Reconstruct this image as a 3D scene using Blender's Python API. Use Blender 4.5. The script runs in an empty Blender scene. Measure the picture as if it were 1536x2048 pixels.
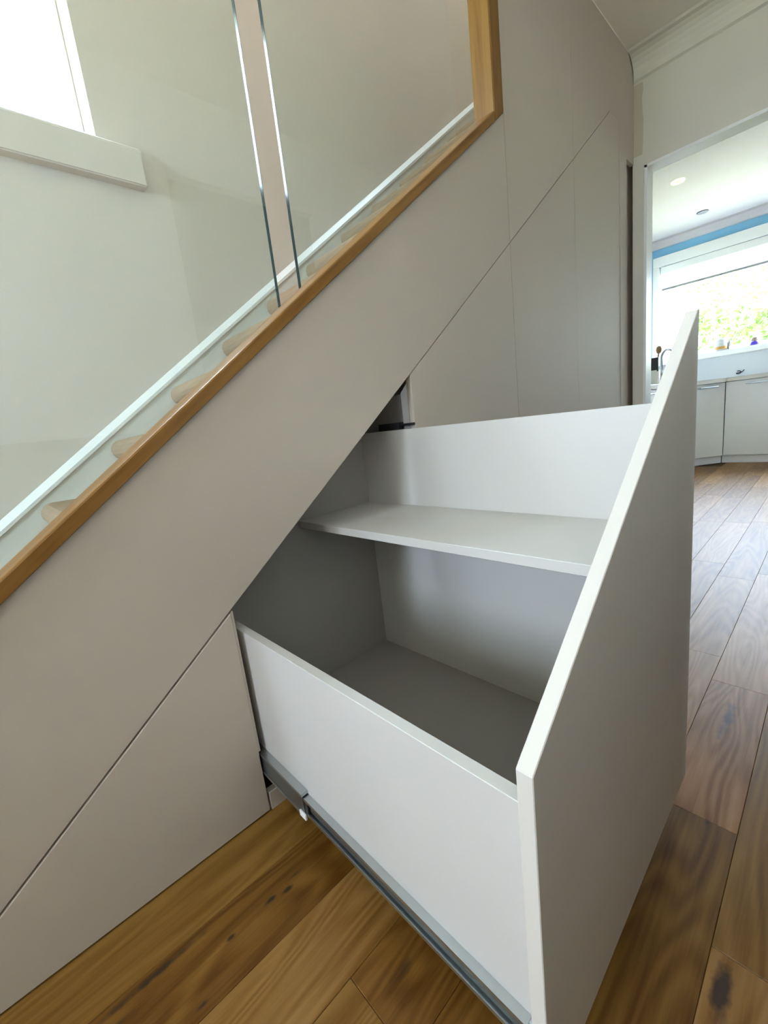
import bpy, bmesh, math, random
from mathutils import Matrix, Vector

random.seed(7)
SC = bpy.context.scene
COL = SC.collection

# ------------------------------------------------------------------ camera
CAMLOC = Vector((0.0, -0.8277, 0.82))
RIGHT = Vector((0.72035, -0.68388, -0.11520))
FWD = Vector((0.65838, 0.72650, -0.19710))
cam_d = bpy.data.cameras.new('camera')
cam = bpy.data.objects.new('camera', cam_d)
COL.objects.link(cam)
FWD.normalize()
RIGHT = (RIGHT - FWD * RIGHT.dot(FWD)).normalized()
UP = RIGHT.cross(FWD).normalized()
cam.matrix_world = Matrix(((RIGHT.x, UP.x, -FWD.x, CAMLOC.x),
                           (RIGHT.y, UP.y, -FWD.y, CAMLOC.y),
                           (RIGHT.z, UP.z, -FWD.z, CAMLOC.z),
                           (0, 0, 0, 1)))
cam_d.sensor_fit = 'HORIZONTAL'
cam_d.sensor_width = 36.0
cam_d.lens = 846.17 / 1536 * 36.0
cam_d.clip_start = 0.02
SC.camera = cam

# ------------------------------------------------------------------ world, daylight portals, exposure
SC.view_settings.view_transform = 'Standard'
SC.view_settings.look = 'None'
SC.view_settings.gamma = 1.0
SC.view_settings.use_curve_mapping = False
SC.view_settings.exposure = 2.1
world = bpy.data.worlds.new('sky')
SC.world = world
world.use_nodes = True
bgn = world.node_tree.nodes['Background']
bgn.inputs[0].default_value = (0.73, 0.86, 1.04, 1)
bgn.inputs[1].default_value = 9.0
SC.cycles.max_bounces = 14
SC.cycles.diffuse_bounces = 8
SC.cycles.glossy_bounces = 5
SC.cycles.transparent_max_bounces = 24
SC.cycles.caustics_reflective = False
SC.cycles.caustics_refractive = False
SC.cycles.sample_clamp_indirect = 6.0


def portal(name, loc, rot, sx, sy):
    l = bpy.data.lights.new(name, 'AREA')
    l.shape = 'RECTANGLE'
    l.size, l.size_y = sx, sy
    l.cycles.is_portal = True
    o = bpy.data.objects.new(name, l)
    o.location = loc
    o.rotation_euler = rot
    COL.objects.link(o)


H = math.pi / 2
portal('stair_window_daylight', (-0.075, 1.09, 2.18), (-H, 0, 0), 1.09, 0.80)
portal('kitchen_window_daylight', (6.62, -0.42, 1.75), (0, H, 0), 1.2, 2.6)
portal('front_door_daylight', (-2.83, -0.35, 1.51), (0, -H, 0), 1.06, 0.54)
portal('sidelight_daylight', (-2.83, 0.39, 1.55), (0, -H, 0), 1.05, 0.40)
portal('added_stairwell_fill', (1.9, 0.57, 5.02), (0, 0, 0), 0.9, 0.30)  # invented ceiling opening, added as fill light for the stairwell
sun_d = bpy.data.lights.new('sun', 'SUN')
sun_d.energy = 14.0
sun_d.angle = 0.01
sun_d.color = (1.0, 0.95, 0.86)
sun = bpy.data.objects.new('sun', sun_d)
sun.rotation_euler = Vector((0.45, 0.36, -0.82)).to_track_quat('-Z', 'Y').to_euler()
COL.objects.link(sun)


# ------------------------------------------------------------------ materials
def nt(m):
    m.use_nodes = True
    return m.node_tree.nodes, m.node_tree.links, m.node_tree.nodes['Principled BSDF']


def paint(name, col, rough=0.5, spec=0.4, bump=0.0, bscale=300, mottle=0.0, coat=0.0):
    m = bpy.data.materials.new(name)
    N, L, P = nt(m)
    P.inputs['Base Color'].default_value = (*col, 1)
    P.inputs['Roughness'].default_value = rough
    P.inputs['Specular IOR Level'].default_value = spec
    P.inputs['Coat Weight'].default_value = coat
    tc = N.new('ShaderNodeTexCoord')
    if mottle:
        n = N.new('ShaderNodeTexNoise')
        n.inputs['Scale'].default_value = 2.2
        n.inputs['Detail'].default_value = 3
        L.new(tc.outputs['Object'], n.inputs['Vector'])
        mr = N.new('ShaderNodeMapRange')
        mr.inputs[1].default_value, mr.inputs[2].default_value = 0.3, 0.7
        mr.inputs[3].default_value, mr.inputs[4].default_value = 1 - mottle, 1 + mottle
        L.new(n.outputs['Fac'], mr.inputs[0])
        mx = N.new('ShaderNodeMix')
        mx.data_type = 'RGBA'
        mx.blend_type = 'MULTIPLY'
        mx.inputs[0].default_value = 1
        mx.inputs[6].default_value = (*col, 1)
        L.new(mr.outputs[0], mx.inputs[7])
        L.new(mx.outputs[2], P.inputs['Base Color'])
    if bump:
        n = N.new('ShaderNodeTexNoise')
        n.inputs['Scale'].default_value = bscale
        L.new(tc.outputs['Object'], n.inputs['Vector'])
        b = N.new('ShaderNodeBump')
        b.inputs['Strength'].default_value = bump
        b.inputs['Distance'].default_value = 0.002
        L.new(n.outputs['Fac'], b.inputs['Height'])
        L.new(b.outputs['Normal'], P.inputs['Normal'])
    return m


def metal(name, col, rough=0.35, met=1.0):
    m = paint(name, col, rough)
    m.node_tree.nodes['Principled BSDF'].inputs['Metallic'].default_value = met
    return m


def math_node(N, L, op, a, b=None, clamp=False):
    n = N.new('ShaderNodeMath')
    n.operation = op
    n.use_clamp = clamp
    for i, v in enumerate((a, b)):
        if v is None:
            continue
        if isinstance(v, (int, float)):
            n.inputs[i].default_value = v
        else:
            L.new(v, n.inputs[i])
    return n.outputs[0]


def oak(name, dark, mid, light, rough=0.35, rot=(0, 0, 0), vary=0.25, knots=None, coat=0.0, stretch=16.0, ring=0.35, spec=0.28):
    """Oak with grain along local x (after rot)."""
    m = bpy.data.materials.new(name)
    N, L, P = nt(m)
    P.inputs['Roughness'].default_value = rough
    P.inputs['Coat Weight'].default_value = coat
    P.inputs['Coat Roughness'].default_value = 0.22
    P.inputs['Specular IOR Level'].default_value = spec
    tc = N.new('ShaderNodeTexCoord')
    oi = N.new('ShaderNodeObjectInfo')
    rm = N.new('ShaderNodeMapping')
    rm.inputs['Rotation'].default_value = rot
    L.new(tc.outputs['Object'], rm.inputs['Vector'])
    off = N.new('ShaderNodeVectorMath')
    off.operation = 'MULTIPLY_ADD'
    cmb = N.new('ShaderNodeCombineXYZ')
    for i in range(3):
        L.new(oi.outputs['Random'], cmb.inputs[i])
    L.new(cmb.outputs[0], off.inputs[0])
    off.inputs[1].default_value = (37.0, 5.3, 11.0)
    L.new(rm.outputs[0], off.inputs[2])
    mp = N.new('ShaderNodeMapping')
    mp.inputs['Scale'].default_value = (1.0, stretch, stretch)
    L.new(off.outputs[0], mp.inputs['Vector'])
    n1 = N.new('ShaderNodeTexNoise')
    n1.inputs['Scale'].default_value = 2.0
    n1.inputs['Detail'].default_value = 7
    n1.inputs['Roughness'].default_value = 0.62
    n1.inputs['Distortion'].default_value = 0.35
    L.new(mp.outputs[0], n1.inputs['Vector'])
    # growth rings: contour bands of a slow, stretched noise give cathedral figure
    mp2 = N.new('ShaderNodeMapping')
    mp2.inputs['Scale'].default_value = (0.9, 6.0, 6.0)
    L.new(off.outputs[0], mp2.inputs['Vector'])
    n2 = N.new('ShaderNodeTexNoise')
    n2.inputs['Scale'].default_value = 1.3
    n2.inputs['Detail'].default_value = 1.5
    n2.inputs['Distortion'].default_value = 0.3
    L.new(mp2.outputs[0], n2.inputs['Vector'])
    bands = math_node(N, L, 'SINE', math_node(N, L, 'MULTIPLY', n2.outputs['Fac'], 120.0))
    bands = math_node(N, L, 'MULTIPLY', bands, ring * 0.16)
    # fine pores
    mp3 = N.new('ShaderNodeMapping')
    mp3.inputs['Scale'].default_value = (8.0, 260.0, 260.0)
    L.new(off.outputs[0], mp3.inputs['Vector'])
    n3 = N.new('ShaderNodeTexNoise')
    n3.inputs['Scale'].default_value = 1.0
    n3.inputs['Detail'].default_value = 2
    L.new(mp3.outputs[0], n3.inputs['Vector'])
    pores = math_node(N, L, 'MULTIPLY', math_node(N, L, 'SUBTRACT', n3.outputs['Fac'], 0.5), 0.22)
    v = math_node(N, L, 'ADD', n1.outputs['Fac'], bands)
    v = math_node(N, L, 'ADD', v, pores)
    v = math_node(N, L, 'ADD', v, math_node(N, L, 'MULTIPLY', math_node(N, L, 'SUBTRACT', oi.outputs['Random'], 0.5), vary))
    cr = N.new('ShaderNodeValToRGB')
    e = cr.color_ramp.elements
    e[0].position, e[0].color = 0.22, (*dark, 1)
    e[1].position, e[1].color = 0.78, (*light, 1)
    k = e.new(0.5)
    k.color = (*mid, 1)
    L.new(v, cr.inputs['Fac'])
    out = cr.outputs['Color']
    if knots:
        geo = N.new('ShaderNodeNewGeometry')
        nz = N.new('ShaderNodeTexNoise')
        nz.inputs['Scale'].default_value = 45
        nz.inputs['Detail'].default_value = 3
        L.new(geo.outputs['Position'], nz.inputs['Vector'])
        total = None
        for (kx, ky, rx, ry, s) in knots:
            sub = N.new('ShaderNodeVectorMath')
            sub.operation = 'SUBTRACT'
            L.new(geo.outputs['Position'], sub.inputs[0])
            sub.inputs[1].default_value = (kx, ky, 0)
            mul = N.new('ShaderNodeVectorMath')
            mul.operation = 'MULTIPLY'
            L.new(sub.outputs[0], mul.inputs[0])
            mul.inputs[1].default_value = (1 / rx, 1 / ry, 0)
            ln = N.new('ShaderNodeVectorMath')
            ln.operation = 'LENGTH'
            L.new(mul.outputs[0], ln.inputs[0])
            d = math_node(N, L, 'ADD', ln.outputs['Value'], math_node(N, L, 'MULTIPLY', math_node(N, L, 'SUBTRACT', nz.outputs['Fac'], 0.5), 1.6))
            f = math_node(N, L, 'MULTIPLY', math_node(N, L, 'SUBTRACT', 1.15, d, True), s, True)
            total = f if total is None else math_node(N, L, 'MAXIMUM', total, f)
        mx = N.new('ShaderNodeMix')
        mx.data_type = 'RGBA'
        L.new(total, mx.inputs[0])
        L.new(out, mx.inputs[6])
        mx.inputs[7].default_value = (0.045, 0.026, 0.014, 1)
        out = mx.outputs[2]
    tn = N.new('ShaderNodeMix')
    tn.data_type = 'RGBA'
    tn.blend_type = 'MULTIPLY'
    tn.inputs[0].default_value = 1
    L.new(out, tn.inputs[6])
    L.new(oi.outputs['Color'], tn.inputs[7])
    L.new(tn.outputs[2], P.inputs['Base Color'])
    b = N.new('ShaderNodeBump')
    b.inputs['Strength'].default_value = 0.10
    b.inputs['Distance'].default_value = 0.001
    L.new(v, b.inputs['Height'])
    L.new(b.outputs['Normal'], P.inputs['Normal'])
    return m


def thin_glass(name, tint, ior=1.5):
    m = bpy.data.materials.new(name)
    m.use_nodes = True
    N, L = m.node_tree.nodes, m.node_tree.links
    N.remove(N['Principled BSDF'])
    tr = N.new('ShaderNodeBsdfTransparent')
    tr.inputs[0].default_value = (*tint, 1)
    gl = N.new('ShaderNodeBsdfGlossy')
    gl.inputs['Roughness'].default_value = 0.0
    fr = N.new('ShaderNodeFresnel')
    fr.inputs['IOR'].default_value = ior
    geo = N.new('ShaderNodeNewGeometry')
    front = math_node(N, L, 'SUBTRACT', 1.0, geo.outputs['Backfacing'])
    fac = math_node(N, L, 'MULTIPLY', fr.outputs[0], front)
    mix = N.new('ShaderNodeMixShader')
    L.new(fac, mix.inputs[0])
    L.new(tr.outputs[0], mix.inputs[1])
    L.new(gl.outputs[0], mix.inputs[2])
    L.new(mix.outputs[0], N['Material Output'].inputs['Surface'])
    return m


M = {}
M['greige'] = paint('greige_lacquer', (0.53, 0.475, 0.408), 0.62, 0.25)
M['carcass'] = paint('pale_grey_board', (0.54, 0.525, 0.50), 0.45, 0.4)
M['inner'] = paint('board_shade_darkened', (0.33, 0.31, 0.28), 0.5, 0.3)  # carcass board darkened: shade inside the units put into its colour
M['front'] = paint('greige_front_lightened', (0.60, 0.572, 0.525), 0.6, 0.25)  # same product as the fascia, lightened to make up for weak light
M['wall_front'] = paint('taupe_hall_paint', (0.80, 0.76, 0.70), 0.75, 0.2)
M['low_absorber'] = paint('added_absorber_panel', (0.12, 0.10, 0.08), 0.6)  # dark colour soaks up light bounced low in the hall
M['wall'] = paint('white_wall_paint', (0.69, 0.615, 0.555), 0.75, 0.2, mottle=0.015)
M['wall_warm'] = paint('old_cream_wall_paint', (0.64, 0.61, 0.52), 0.8, 0.2, mottle=0.03)
M['ceil'] = paint('white_ceiling_paint', (0.80, 0.76, 0.69), 0.85, 0.15)
M['white'] = paint('white_gloss_paint', (0.80, 0.80, 0.78), 0.35, 0.4)
M['string'] = paint('white_satin_string', (0.74, 0.73, 0.70), 0.45, 0.4)
M['carpet'] = paint('beige_carpet', (0.40, 0.295, 0.205), 0.95, 0.1, bump=0.9, bscale=420, mottle=0.06)
M['dark'] = paint('gap_shade_board', (0.03, 0.027, 0.024), 0.8)  # near-black: shade inside the gaps put into the colour
M['steel'] = metal('zinc_plated_steel', (0.56, 0.60, 0.60), 0.33)
M['steel_dark'] = metal('dark_steel_channel', (0.30, 0.33, 0.34), 0.4)
M['black'] = paint('black_plastic', (0.02, 0.02, 0.022), 0.4)
M['clip'] = paint('white_nylon', (0.75, 0.76, 0.74), 0.4)
M['glass'] = thin_glass('clear_toughened_glass', (0.93, 0.99, 0.985), 1.7)
M['pane'] = thin_glass('window_pane_glass', (0.97, 0.98, 0.98), 1.5)
M['glass_edge'] = paint('polished_glass_edge', (0.02, 0.035, 0.034), 0.10, 0.16)
OAKC = ((0.15, 0.067, 0.012), (0.235, 0.113, 0.025), (0.295, 0.162, 0.042))
M['oak_rail'] = oak('oak_rail_wood', *OAKC, rough=0.4, rot=(0, math.atan(0.76), 0), vary=0.0, ring=0.15)
M['oak_post'] = oak('oak_post_wood', *OAKC, rough=0.4, rot=(0, H, 0), vary=0.0, ring=0.15)
KN = [(0.58, -0.765, 0.045, 0.011, 1.6), (1.22, -0.68, 0.075, 0.012, 1.1), (1.16, -0.675, 0.05, 0.008, 0.7),
      (0.235, -0.178, 0.013, 0.005, 1.5), (0.205, -0.170, 0.012, 0.004, 1.3), (0.26, -0.165, 0.02, 0.004, 0.8), (0.13, -0.172, 0.009, 0.004, 1.6),
      (0.02, -0.128, 0.075, 0.006, 1.2), (-0.07, -0.15, 0.06, 0.006, 0.9), (0.06, -0.225, 0.01, 0.004, 1.3),
      (0.36, -0.565, 0.016, 0.010, 1.6), (0.30, -0.42, 0.03, 0.008, 0.6), (0.86, -0.70, 0.008, 0.004, 1.0)]
M['floor'] = oak('oak_floor_wood', (0.11, 0.042, 0.005), (0.20, 0.095, 0.018), (0.28, 0.150, 0.042), rough=0.44, vary=0.30, knots=KN, coat=0.0, ring=0.6)
M['subfloor'] = paint('oak_joint_shadow_wood', (0.10, 0.06, 0.03), 0.8)
M['blue'] = paint('sky_blue_wall_paint', (0.22, 0.47, 0.68), 0.8, 0.2)
M['kwall'] = paint('pale_kitchen_paint', (0.76, 0.80, 0.84), 0.6, 0.3)
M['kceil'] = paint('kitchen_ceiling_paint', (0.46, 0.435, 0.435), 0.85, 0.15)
M['kcab'] = paint('white_kitchen_door', (0.80, 0.80, 0.80), 0.3, 0.5)
M['worktop'] = paint('pale_worktop', (0.62, 0.60, 0.55), 0.3, 0.5, mottle=0.05)
M['chrome'] = metal('brushed_steel', (0.40, 0.43, 0.45), 0.3)
M['brown_wood'] = paint('tan_wood', (0.34, 0.22, 0.12), 0.6)
M['red'] = paint('red_plastic', (0.55, 0.10, 0.05), 0.35)
M['amber'] = paint('amber_contents', (0.62, 0.33, 0.08), 0.4)
M['jar'] = paint('frosted_jar_glass', (0.58, 0.60, 0.60), 0.25, 0.5)
M['purple'] = paint('purple_glazed_pot', (0.10, 0.06, 0.50), 0.2, 0.6)
M['terracotta'] = paint('brown_lid', (0.36, 0.27, 0.20), 0.6)
M['soil'] = paint('garden_soil_grass', (0.42, 0.43, 0.26), 0.95, 0.1, mottle=0.3)
M['leaf'] = paint('sunlit_leaf', (0.105, 0.20, 0.045), 0.6, 0.2, mottle=0.35)
M['bark'] = paint('shrub_bark', (0.16, 0.10, 0.06), 0.9)
M['shed'] = paint('pale_render', (0.62, 0.66, 0.70), 0.8)
M['shed_roof'] = paint('grey_roof_felt', (0.26, 0.26, 0.26), 0.8)
M['door2'] = paint('brown_door_paint', (0.10, 0.085, 0.065), 0.5)


def blind_mat():
    m = bpy.data.materials.new('white_blind_fabric')
    m.use_nodes = True
    N, L = m.node_tree.nodes, m.node_tree.links
    P = N['Principled BSDF']
    P.inputs['Base Color'].default_value = (0.8, 0.8, 0.76, 1)
    P.inputs['Roughness'].default_value = 0.9
    t = N.new('ShaderNodeBsdfTranslucent')
    t.inputs[0].default_value = (0.85, 0.86, 0.82, 1)
    x = N.new('ShaderNodeMixShader')
    x.inputs[0].default_value = 0.5
    L.new(P.outputs[0], x.inputs[1])
    L.new(t.outputs[0], x.inputs[2])
    L.new(x.outputs[0], N['Material Output'].inputs['Surface'])
    return m


M['blind'] = blind_mat()


def lamp_mat(name, col, s):
    m = bpy.data.materials.new(name)
    N, L, P = nt(m)
    P.inputs['Base Color'].default_value = (*col, 1)
    P.inputs['Emission Color'].default_value = (*col, 1)
    P.inputs['Emission Strength'].default_value = s
    return m


M['lamp_on'] = lamp_mat('lit_downlight_ring', (1.0, 1.0, 0.45), 0.45)
M['lamp_off'] = paint('grey_downlight', (0.22, 0.22, 0.26), 0.5)
M['bar'] = paint('grey_blind_bar', (0.26, 0.26, 0.27), 0.5)
M['lamp_core'] = paint('dim_lamp_glass', (0.30, 0.30, 0.18), 0.4)


def door_wall_mat():
    """Cream hall paint with an unpainted olive plaster strip beside the cupboards."""
    m = M['wall_warm'].copy()
    m.name = 'cream_wall_with_bare_plaster'
    N, L = m.node_tree.nodes, m.node_tree.links
    P = N['Principled BSDF']
    src = P.inputs['Base Color'].links[0].from_socket
    geo = N.new('ShaderNodeNewGeometry')
    sp = N.new('ShaderNodeSeparateXYZ')
    L.new(geo.outputs['Position'], sp.inputs[0])
    nz = N.new('ShaderNodeTexNoise')
    nz.inputs['Scale'].default_value = 9
    L.new(geo.outputs['Position'], nz.inputs['Vector'])
    wob = math_node(N, L, 'MULTIPLY', math_node(N, L, 'SUBTRACT', nz.outputs['Fac'], 0.5), 0.02)
    a = math_node(N, L, 'GREATER_THAN', math_node(N, L, 'ADD', sp.outputs['Y'], wob), -0.042)
    b = math_node(N, L, 'LESS_THAN', math_node(N, L, 'ADD', sp.outputs['Z'], wob), 2.335)
    c = math_node(N, L, 'GREATER_THAN', sp.outputs['Z'], 2.02)
    k = math_node(N, L, 'MULTIPLY', math_node(N, L, 'MULTIPLY', a, b), math_node(N, L, 'MULTIPLY', c, 0.85))
    mx = N.new('ShaderNodeMix')
    mx.data_type = 'RGBA'
    L.new(k, mx.inputs[0])
    L.new(src, mx.inputs[6])
    mx.inputs[7].default_value = (0.47, 0.425, 0.30, 1)
    L.new(mx.outputs[2], P.inputs['Base Color'])
    return m


M['door_wall'] = door_wall_mat()


# ------------------------------------------------------------------ mesh helpers
def bm_new():
    return bmesh.new()


def box(bm, x0, x1, y0, y1, z0, z1, bev=0.0):
    vs = [bm.verts.new((x, y, z)) for x in (x0, x1) for y in (y0, y1) for z in (z0, z1)]
    F = [(0, 1, 3, 2), (4, 6, 7, 5), (0, 4, 5, 1), (2, 3, 7, 6), (0, 2, 6, 4), (1, 5, 7, 3)]
    fs = [bm.faces.new([vs[i] for i in f]) for f in F]
    if bev:
        es = {e for f in fs for e in f.edges}
        bmesh.ops.bevel(bm, geom=list(es), offset=bev, segments=1, affect='EDGES', clamp_overlap=True)
    return bm


def prism(bm, poly, a0, a1, axis='y', bev=0.0, seg=1):
    """poly in the two other axes (x,z for y; x,y for z; y,z for x), extruded a0..a1."""
    def P(p, a):
        if axis == 'y':
            return (p[0], a, p[1])
        if axis == 'z':
            return (p[0], p[1], a)
        return (a, p[0], p[1])
    A = [bm.verts.new(P(p, a0)) for p in poly]
    B = [bm.verts.new(P(p, a1)) for p in poly]
    n = len(poly)
    fs = [bm.faces.new(A), bm.faces.new(B[::-1])]
    for i in range(n):
        fs.append(bm.faces.new([A[i], B[i], B[(i + 1) % n], A[(i + 1) % n]]))
    if bev:
        es = {e for f in fs for e in f.edges}
        bmesh.ops.bevel(bm, geom=list(es), offset=bev, segments=seg, affect='EDGES', clamp_overlap=True)
    return bm


def lathe(bm, prof, cx, cy, cz, n=16):
    rings = []
    for r, z in prof:
        if r < 1e-6:
            rings.append([bm.verts.new((cx, cy, cz + z))])
        else:
            rings.append([bm.verts.new((cx + r * math.cos(2 * math.pi * i / n), cy + r * math.sin(2 * math.pi * i / n), cz + z)) for i in range(n)])
    for a, b in zip(rings, rings[1:]):
        for i in range(n):
            j = (i + 1) % n
            if len(a) == 1 and len(b) == 1:
                continue
            if len(a) == 1:
                bm.faces.new([a[0], b[i], b[j]])
            elif len(b) == 1:
                bm.faces.new([a[i], a[j], b[0]])
            else:
                bm.faces.new([a[i], a[j], b[j], b[i]])
    return bm


def tube(bm, pts, r, n=8, closed=False):
    pts = [Vector(p) for p in pts]
    rings = []
    m = len(pts)
    ref = None
    for i, p in enumerate(pts):
        a = pts[i - 1] if (i > 0 or closed) else p
        b = pts[(i + 1) % m] if (i < m - 1 or closed) else p
        t = (b - a).normalized()
        if ref is None:
            ref = Vector((0, 0, 1)) if abs(t.z) < 0.9 else Vector((1, 0, 0))
        u = (ref - t * ref.dot(t)).normalized()
        ref = u
        w = t.cross(u)
        rr = r[i] if isinstance(r, (list, tuple)) else r
        rings.append([bm.verts.new(p + (u * math.cos(2 * math.pi * k / n) + w * math.sin(2 * math.pi * k / n)) * rr) for k in range(n)])
    prs = list(zip(rings, rings[1:])) + ([(rings[-1], rings[0])] if closed else [])
    for a, b in prs:
        for k in range(n):
            bm.faces.new([a[k], a[(k + 1) % n], b[(k + 1) % n], b[k]])
    if not closed:
        bm.faces.new(rings[0][::-1])
        bm.faces.new(rings[-1])
    return bm


def world_loc(o):
    v = Vector(o.location)
    while o.parent:
        o = o.parent
        v += o.location
    return v


def obj(name, bm, mat, parent=None, origin=None, smooth=False):
    """One mesh object; bm holds world coordinates; origin is its pivot."""
    if origin is None:
        if parent is not None:
            origin = world_loc(parent)
        else:
            zs = [v.co.z for v in bm.verts]
            xs = [v.co.x for v in bm.verts]
            ys = [v.co.y for v in bm.verts]
            origin = Vector(((min(xs) + max(xs)) / 2, (min(ys) + max(ys)) / 2, min(zs)))
    origin = Vector(origin)
    for v in bm.verts:
        v.co -= origin
    bmesh.ops.recalc_face_normals(bm, faces=bm.faces)
    me = bpy.data.meshes.new(name)
    bm.to_mesh(me)
    bm.free()
    me.materials.append(mat)
    if smooth:
        for p in me.polygons:
            p.use_smooth = True
    o = bpy.data.objects.new(name, me)
    COL.objects.link(o)
    if parent is not None:
        o.parent = parent
        o.location = origin - world_loc(parent)
    else:
        o.location = origin
    return o


def tag(o, label, cat, group=None):
    o['label'] = label
    o['category'] = cat
    if group:
        o['group'] = group
    return o


def thing(name, label, cat, loc, group=None):
    o = bpy.data.objects.new(name, None)
    o.empty_display_size = 0.05
    o.location = loc
    COL.objects.link(o)
    return tag(o, label, cat, group)


def struct(name, bm, mat, parent=None, origin=(0, 0, 0)):
    o = obj(name, bm, mat, parent, None if parent else origin)
    if parent is None:
        o['kind'] = 'structure'
    return o


# ------------------------------------------------------------------ key dimensions
SL = 0.76                                     # stair pitch
GA = 0.2621                                   # groove line height at x=0
RA = 0.6528                                   # underside of oak rail at x=0
T = 0.018                                     # board thickness
WY = 0.80                                     # far stair wall
gz = lambda x: GA + SL * x
rz = lambda x: RA + SL * x
XA, XN, XF, XV1, XV2, XV3, XE = -0.345, 0.2987, 0.908, 1.4828, 2.0235, 2.560, 2.652
DW = 2.770                                    # hall face of the door wall
CZ = 2.45                                     # hall ceiling
KX = 6.45                                     # kitchen window wall
KC = 2.60

# ------------------------------------------------------------------ structure: floor and planks
bm = bm_new()
box(bm, -2.8, 6.7, -2.7, 1.1, -0.10, -0.0125)
floor = struct('floor', bm, M['subfloor'])


def plank(x0, x1, y0, y1, tone=None):
    tone = random.uniform(0.86, 1.16) if tone is None else tone
    g, c, h = 0.00025, 0.0006, 0.0125
    x0 += g; x1 -= g; y0 += g; y1 -= g
    bm = bm_new()
    rings = []
    for (i, z) in ((0, -h), (0, -0.0008), (c, 0.0)):
        rings.append([bm.verts.new(p) for p in ((x0 + i, y0 + i, z), (x1 - i, y0 + i, z), (x1 - i, y1 - i, z), (x0 + i, y1 - i, z))])
    for a, b in zip(rings, rings[1:]):
        for k in range(4):
            bm.faces.new([a[k], a[(k + 1) % 4], b[(k + 1) % 4], b[k]])
    bm.faces.new(rings[2])
    bm.faces.new(rings[0][::-1])
    o = obj('plank', bm, M['floor'], floor, ((x0 + x1) / 2, (y0 + y1) / 2, 0))
    o.color = (tone, tone * (1.06 if tone > 1.2 else 1), tone ** 2.2 * (1.15 if tone > 1.2 else 1), 1)      # own oak shade per board; set tones also carry the floor's light


ROWW = 0.126
KNOWN = {3: [0.235, 2.43, 1.33], 4: [1.525, 2.255, 0.62], 5: [0.865, 1.38, 2.35], 0: [-0.9, 0.75, 1.9], 1: [-0.42, 1.05], 2: [0.9, -0.62]}
TONES = {(5, 0.865): 1.75, (4, 0.62): 1.45, (5, 1.38): 1.5, (4, 1.525): 1.5, (3, 1.33): 1.4, (6, 0.62): 1.3, (4, 2.255): 1.2, (3, 2.43): 1.2}  # paler boards; brighter light on the right-hand floor is put in too
for r in range(10):
    ya = 0.011 - ROWW * r
    cuts = sorted(KNOWN.get(r, []))
    x = -2.7
    if cuts:
        xs = []
        y = cuts[0]
        while y > -2.2:
            y -= random.uniform(0.7, 1.2)
            xs.append(y)
        xs = [v for v in xs if v > -2.5][::-1] + cuts
    else:
        xs = [-2.7 + random.uniform(0.3, 1.1)]
    y = xs[-1]
    while y < 5.0:
        y += random.uniform(0.65, 1.2)
        xs.append(y)
    xs = [v for v in xs if v < 5.7]
    ed = [-2.7] + xs + [6.0]
    for a, b in zip(ed, ed[1:]):
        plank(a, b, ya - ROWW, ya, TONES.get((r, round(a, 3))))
for r in range(3):
    ya = 0.011 + ROWW * (r + 1)
    ed = [2.86] + [3.5 + 0.37 * r, 4.5 + 0.2 * r] + [5.6]
    for a, b in zip(ed, ed[1:]):
        plank(a, b, ya - ROWW, ya)

# ------------------------------------------------------------------ structure: hall and stairwell walls
WX0, WX1, WZ0, WZ1 = -0.62, 0.470, 1.785, 2.58          # stair window opening
bm = bm_new()
for (a, b, c, d) in ((-2.8, WX0, 0, 5.0), (WX1, 2.95, 0, 5.0), (WX0, WX1, 0, WZ0), (WX0, WX1, WZ1, 5.0)):
    box(bm, a, b, WY, WY + 0.28, c, d)
struct('wall_back', bm, M['wall'])

bm = bm_new()
box(bm, DW, 2.858, -0.05, 0.004, 0, CZ + 0.1)
box(bm, DW, 2.858, -1.45, -0.90, 0, CZ + 0.1)
box(bm, DW, 2.858, -0.90, -0.05, 1.965, CZ + 0.1)
wall_right = struct('wall_right', bm, M['door_wall'])
bm = bm_new()
box(bm, 2.860, 2.95, -2.7, -1.45, 0, KC)
box(bm, 2.860, 2.95, 0.004, 0.80, 0, 5.0)
struct('wall_right_return', bm, M['wall_warm'])
bm = bm_new()
box(bm, DW - 0.1, 2.95, -1.45, 0.0, KC + 0.05, 5.0)
struct('wall_upper_storey', bm, M['wall'])

bm = bm_new()                                           # hall wall behind the photographer, doorway cut in
for (a, b, c, d) in ((-2.8, 0.90, 0, 2.6), (1.72, 2.95, 0, 2.6), (0.90, 1.72, 2.08, 2.6)):
    box(bm, a, b, -1.45, -1.25, c, d)
struct('wall_front', bm, M['wall_front'])
bm = bm_new()
for (a, b) in ((-2.69, 0.90), (1.72, DW)):
    box(bm, a, b, -1.249, -1.235, 0.0, 0.92, 0.002)
struct('trim_light_absorber', bm, M['low_absorber'])  # unseen lower panel, added to dim light near the floor
bm = bm_new()                                           # entrance end
for (a, b, c, d) in ((-1.30, -0.90, 0, 5), (-0.04, 0.16, 0, 5), (-0.90, -0.04, 2.10, 5), (0.16, 0.62, 0, 1.0), (0.16, 0.62, 2.10, 5), (0.62, 1.0, 0, 5)):
    box(bm, -2.80, -2.70, a, b, c, d)
struct('wall_left', bm, M['wall'])
bm = bm_new()
box(bm, -2.8, DW, -1.3, 0.0, CZ, CZ + 0.12)
struct('ceiling', bm, M['ceil'])
bm = bm_new()
for (a, b, c, d) in ((-2.8, 1.45, -0.1, 1.1), (2.35, 2.95, -0.1, 1.1), (1.45, 2.35, -0.1, 0.42), (1.45, 2.35, 0.72, 1.1)):  # gap left in the ceiling only for the added fill light
    box(bm, a, b, c, d, 4.9, 5.0)
struct('ceiling_stairwell', bm, M['ceil'])
bm = bm_new()
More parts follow.
